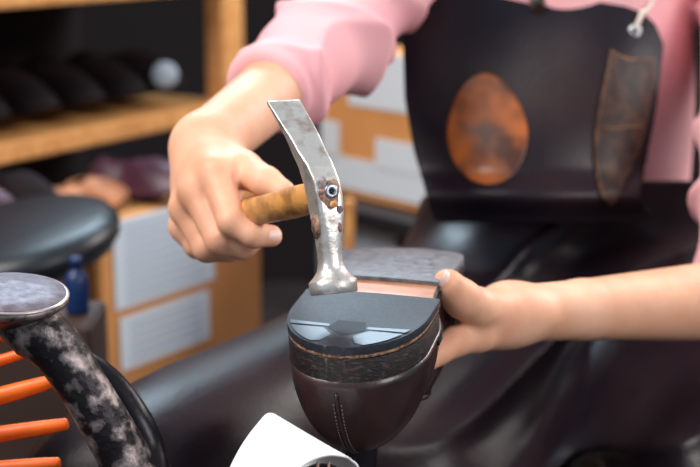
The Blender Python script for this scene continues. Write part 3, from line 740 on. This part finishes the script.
# cardboard box with two papers
q0 = P(100, 300, 1.92); q1 = P(262, 262, 2.22); q0.z = q1.z = 0
dr2 = (q1-q0).normalized(); pn2 = Vector((-dr2.y, dr2.x, 0)); pn2 = pn2 if pn2.y > 0 else -pn2
RS2 = Matrix((dr2, pn2, Vector((0, 0, 1)))).transposed(); L2 = (q1-q0).length
cbx = thing('cardboard_box', 'tall brown cardboard box with two printed pale sheets on its front, shoes on top', 'box', (q0+q1)/2)
HB = .655
box('carton', pn2*.10+Vector((0, 0, HB/2)), (L2, .20, HB), M['card'], cbx, rot=RS2, bevel=.004)
def sheet(name, x0, x1, ytop0, ybot0, lines):
    # on the box face; along-face fraction, heights from picture
    def ray(px, py):
        d0 = (P(px, py, 1)-Vector((0, 0, CZ))); t = (q0).dot(pn2)/d0.dot(pn2); return Vector((0, 0, CZ))+d0*t
    a = ray(x0, ytop0); b = ray(x0, ybot0); c = ray(x1, ytop0-(x1-x0)*.12)
    al = (a-q0).dot(dr2); ar = (c-q0).dot(dr2); zt, zb = a.z, b.z
    o = box(name, dr2*((al+ar)/2-L2/2)-pn2*.0015+Vector((0, 0, (zt+zb)/2)), (ar-al, .002, zt-zb), M['paper'], cbx, rot=RS2, bevel=0)
    for i in range(lines):
        z_ = zt-(zt-zb)*(i+1)/(lines+1)
        box('print_line', dr2*((al+ar)/2-L2/2)-pn2*.0028+Vector((0, 0, z_)), ((ar-al)*.8, .0008, .0035), M['ink'], o, rot=RS2, bevel=0)
sheet('paper_sheet', 112, 212, 222, 312, 9); sheet('paper_sheet', 119, 208, 319, 372, 5)
# dark crate left of the carton, shoes on both
ck = thing('wooden_crate', 'dark brown wooden crate left of the papered carton, behind the stool', 'crate', q0-dr2*.125)
box('crate_body', pn2*.08+Vector((0, 0, .345)), (.20, .16, .69), M['wood_dark'], ck, rot=RS2)
def up_place(label, al, back, zt, yaw, m, sole, sc_=.85):
    c = q0+dr2*al+pn2*back; c.z = zt+.0006; o = up_shoe('shoe', label, c, yaw, m, sole); o.scale = (sc_, sc_, sc_); return o
ya = math.atan2(dr2.y, dr2.x)
up_place('tan leather shoe lying on the brown carton', .155, .10, HB, ya+math.pi/2+math.pi, M['tan'], M['darkshoe'], .75) if False else None
up_place('tan leather shoe on the brown carton, left of the plum shoe', .005, .10, HB, ya+math.pi/2, M['tan'], M['darkshoe'], .55)
up_place('plum coloured leather shoe on the brown carton, toe towards the viewer', .20, .19, HB, ya+math.radians(8), M['purple'], M['darkshoe'], .68)
up_place('dark plum shoe on the wooden crate, nearest the left picture edge', -.17, .150, .69, ya+.3, M['purple'], M['tan'], .55)
up_place('dark shoe on the wooden crate, beside the tan shoe', -.075, .150, .69, ya+.1, M['darkshoe'], M['tan'], .55)
# black round stool, blue crate
sc_ = P(14, 232, 1.62)
stool = thing('round_stool', 'round stool with a black padded seat in front of the shelves', 'stool', (sc_.x, sc_.y, 0))
TS = Matrix.Translation((0, 0, sc_.z)) @ Matrix.Rotation(math.radians(9), 4, 'X') @ Matrix.Rotation(math.radians(-9), 4, 'Y')
lathe('seat', [(.090, -.034), (.104, -.030), (.112, -.020), (.114, -.008), (.108, .002), (.09, .007), (.05, .010), (.01, .012)], TS, M['black'], stool)
tube('pole', [(0, 0, .10), (0, 0, .3), (0, .006, sc_.z-.045)], .022, M['iron_dark'], stool)
for k in range(5):
    a = 2*math.pi*k/5; tube('leg', [(0, 0, .12), (.06*math.cos(a), .06*math.sin(a), .09), (.12*math.cos(a), .12*math.sin(a), .018)], [.016, .013, .012], M['iron_dark'], stool)
bk = P(74, 318, 1.42)
bst = thing('bottle_stand', 'dark wooden block behind the iron last with a blue bottle on it', 'stand', (bk.x-.03, bk.y+.02, 0)); box('block', (0, 0, bk.z/2-.0004), (.10, .10, bk.z-.0008), M['wood_dark'], bst)
cr_ = thing('blue_bottle', 'small bright blue plastic bottle half hidden behind the iron last', 'bottle', (bk.x, bk.y+.02, bk.z)); cr_.scale = (.85, .85, .85)
lathe('bottle_body', [(.012, 0), (.0135, .003), (.0135, .038), (.011, .046), (.006, .050), (.006, .053)], Matrix(), M['blue'], cr_)
lathe('cap', [(.0075, .0531), (.0075, .064), (.006, .065)], Matrix(), M['blue'], cr_)
# middle background carton with labels
g0 = P(322, 200, 2.35); g1 = P(432, 208, 2.12); zb = g0.z
ga = Vector((g0.x, g0.y, 0)); gb = Vector((g1.x+.10, g1.y-.10, 0)); dr3 = (gb-ga).normalized(); pn3 = Vector((-dr3.y, dr3.x, 0)); pn3 = pn3 if pn3.y > 0 else -pn3
RS3 = Matrix((dr3, pn3, Vector((0, 0, 1)))).transposed(); L3 = (gb-ga).length
def ray3(px, py):
    d0 = P(px, py, 1)-Vector((0, 0, CZ)); t = ga.dot(pn3)/d0.dot(pn3); return Vector((0, 0, CZ))+d0*t
zlo = ray3(345, 188).z; zhi = ray3(345, 55).z
side = thing('side_table', 'pale blue grey side table behind the hammer', 'table', (ga+gb)/2)
tz = zlo-.012
box('tabletop', pn3*.16+Vector((0, 0, tz-.012)), (L3+.05, .44, .024), M['black'], side, rot=RS3)
box('cabinet', pn3*.18+Vector((0, 0, (tz-.025)/2)), (L3, .38, tz-.025), M['greyblue'], side, rot=RS3)
box('drawer_pull', pn3*(-.02)+dr3*(.05)+Vector((0, 0, ray3(405, 238).z)), (.09, .02, .022), M['black'], side, rot=RS3)
pk = thing('parcel', 'cardboard parcel with white labels and a white tape strip on the side table', 'parcel', (ga+gb)/2+Vector((0, 0, tz)))
hz_ = zhi-tz
box('carton', pn3*.15+Vector((0, 0, hz_/2)), (L3, .30, hz_), M['card'], pk, rot=RS3)
def lab3(name, x0, x1, y0, y1, m=M['tape'], th=.003):
    a = ray3(x0, y0); b = ray3(x1, y1); al = max((a-ga).dot(dr3), .002); ar = min((b-ga).dot(dr3), L3-.004)
    return box(name, dr3*((al+ar)/2-L3/2)-pn3*th*.6+Vector((0, 0, (a.z+b.z)/2-tz)), (abs(ar-al), th, abs(a.z-b.z)), m, pk, rot=RS3, bevel=0)
lab3('address_label', 350, 425, 50, 116); lab3('tape_strip', 323, 450, 152, 211); lab3('small_label', 378, 425, 138, 176, th=.005); lab3('corner_label', 316, 340, 118, 160)
wp = thing('wooden_post', 'narrow upright wooden post seen just right of the hammer', 'post', (P(349, 210, 2.05).x, P(349, 210, 2.05).y, 0))
box('upright', (0, 0, .42), (.016, .03, .50), M['wood'], wp); box('foot', (0, 0, .085), (.06, .06, .17), M['wood'], wp)
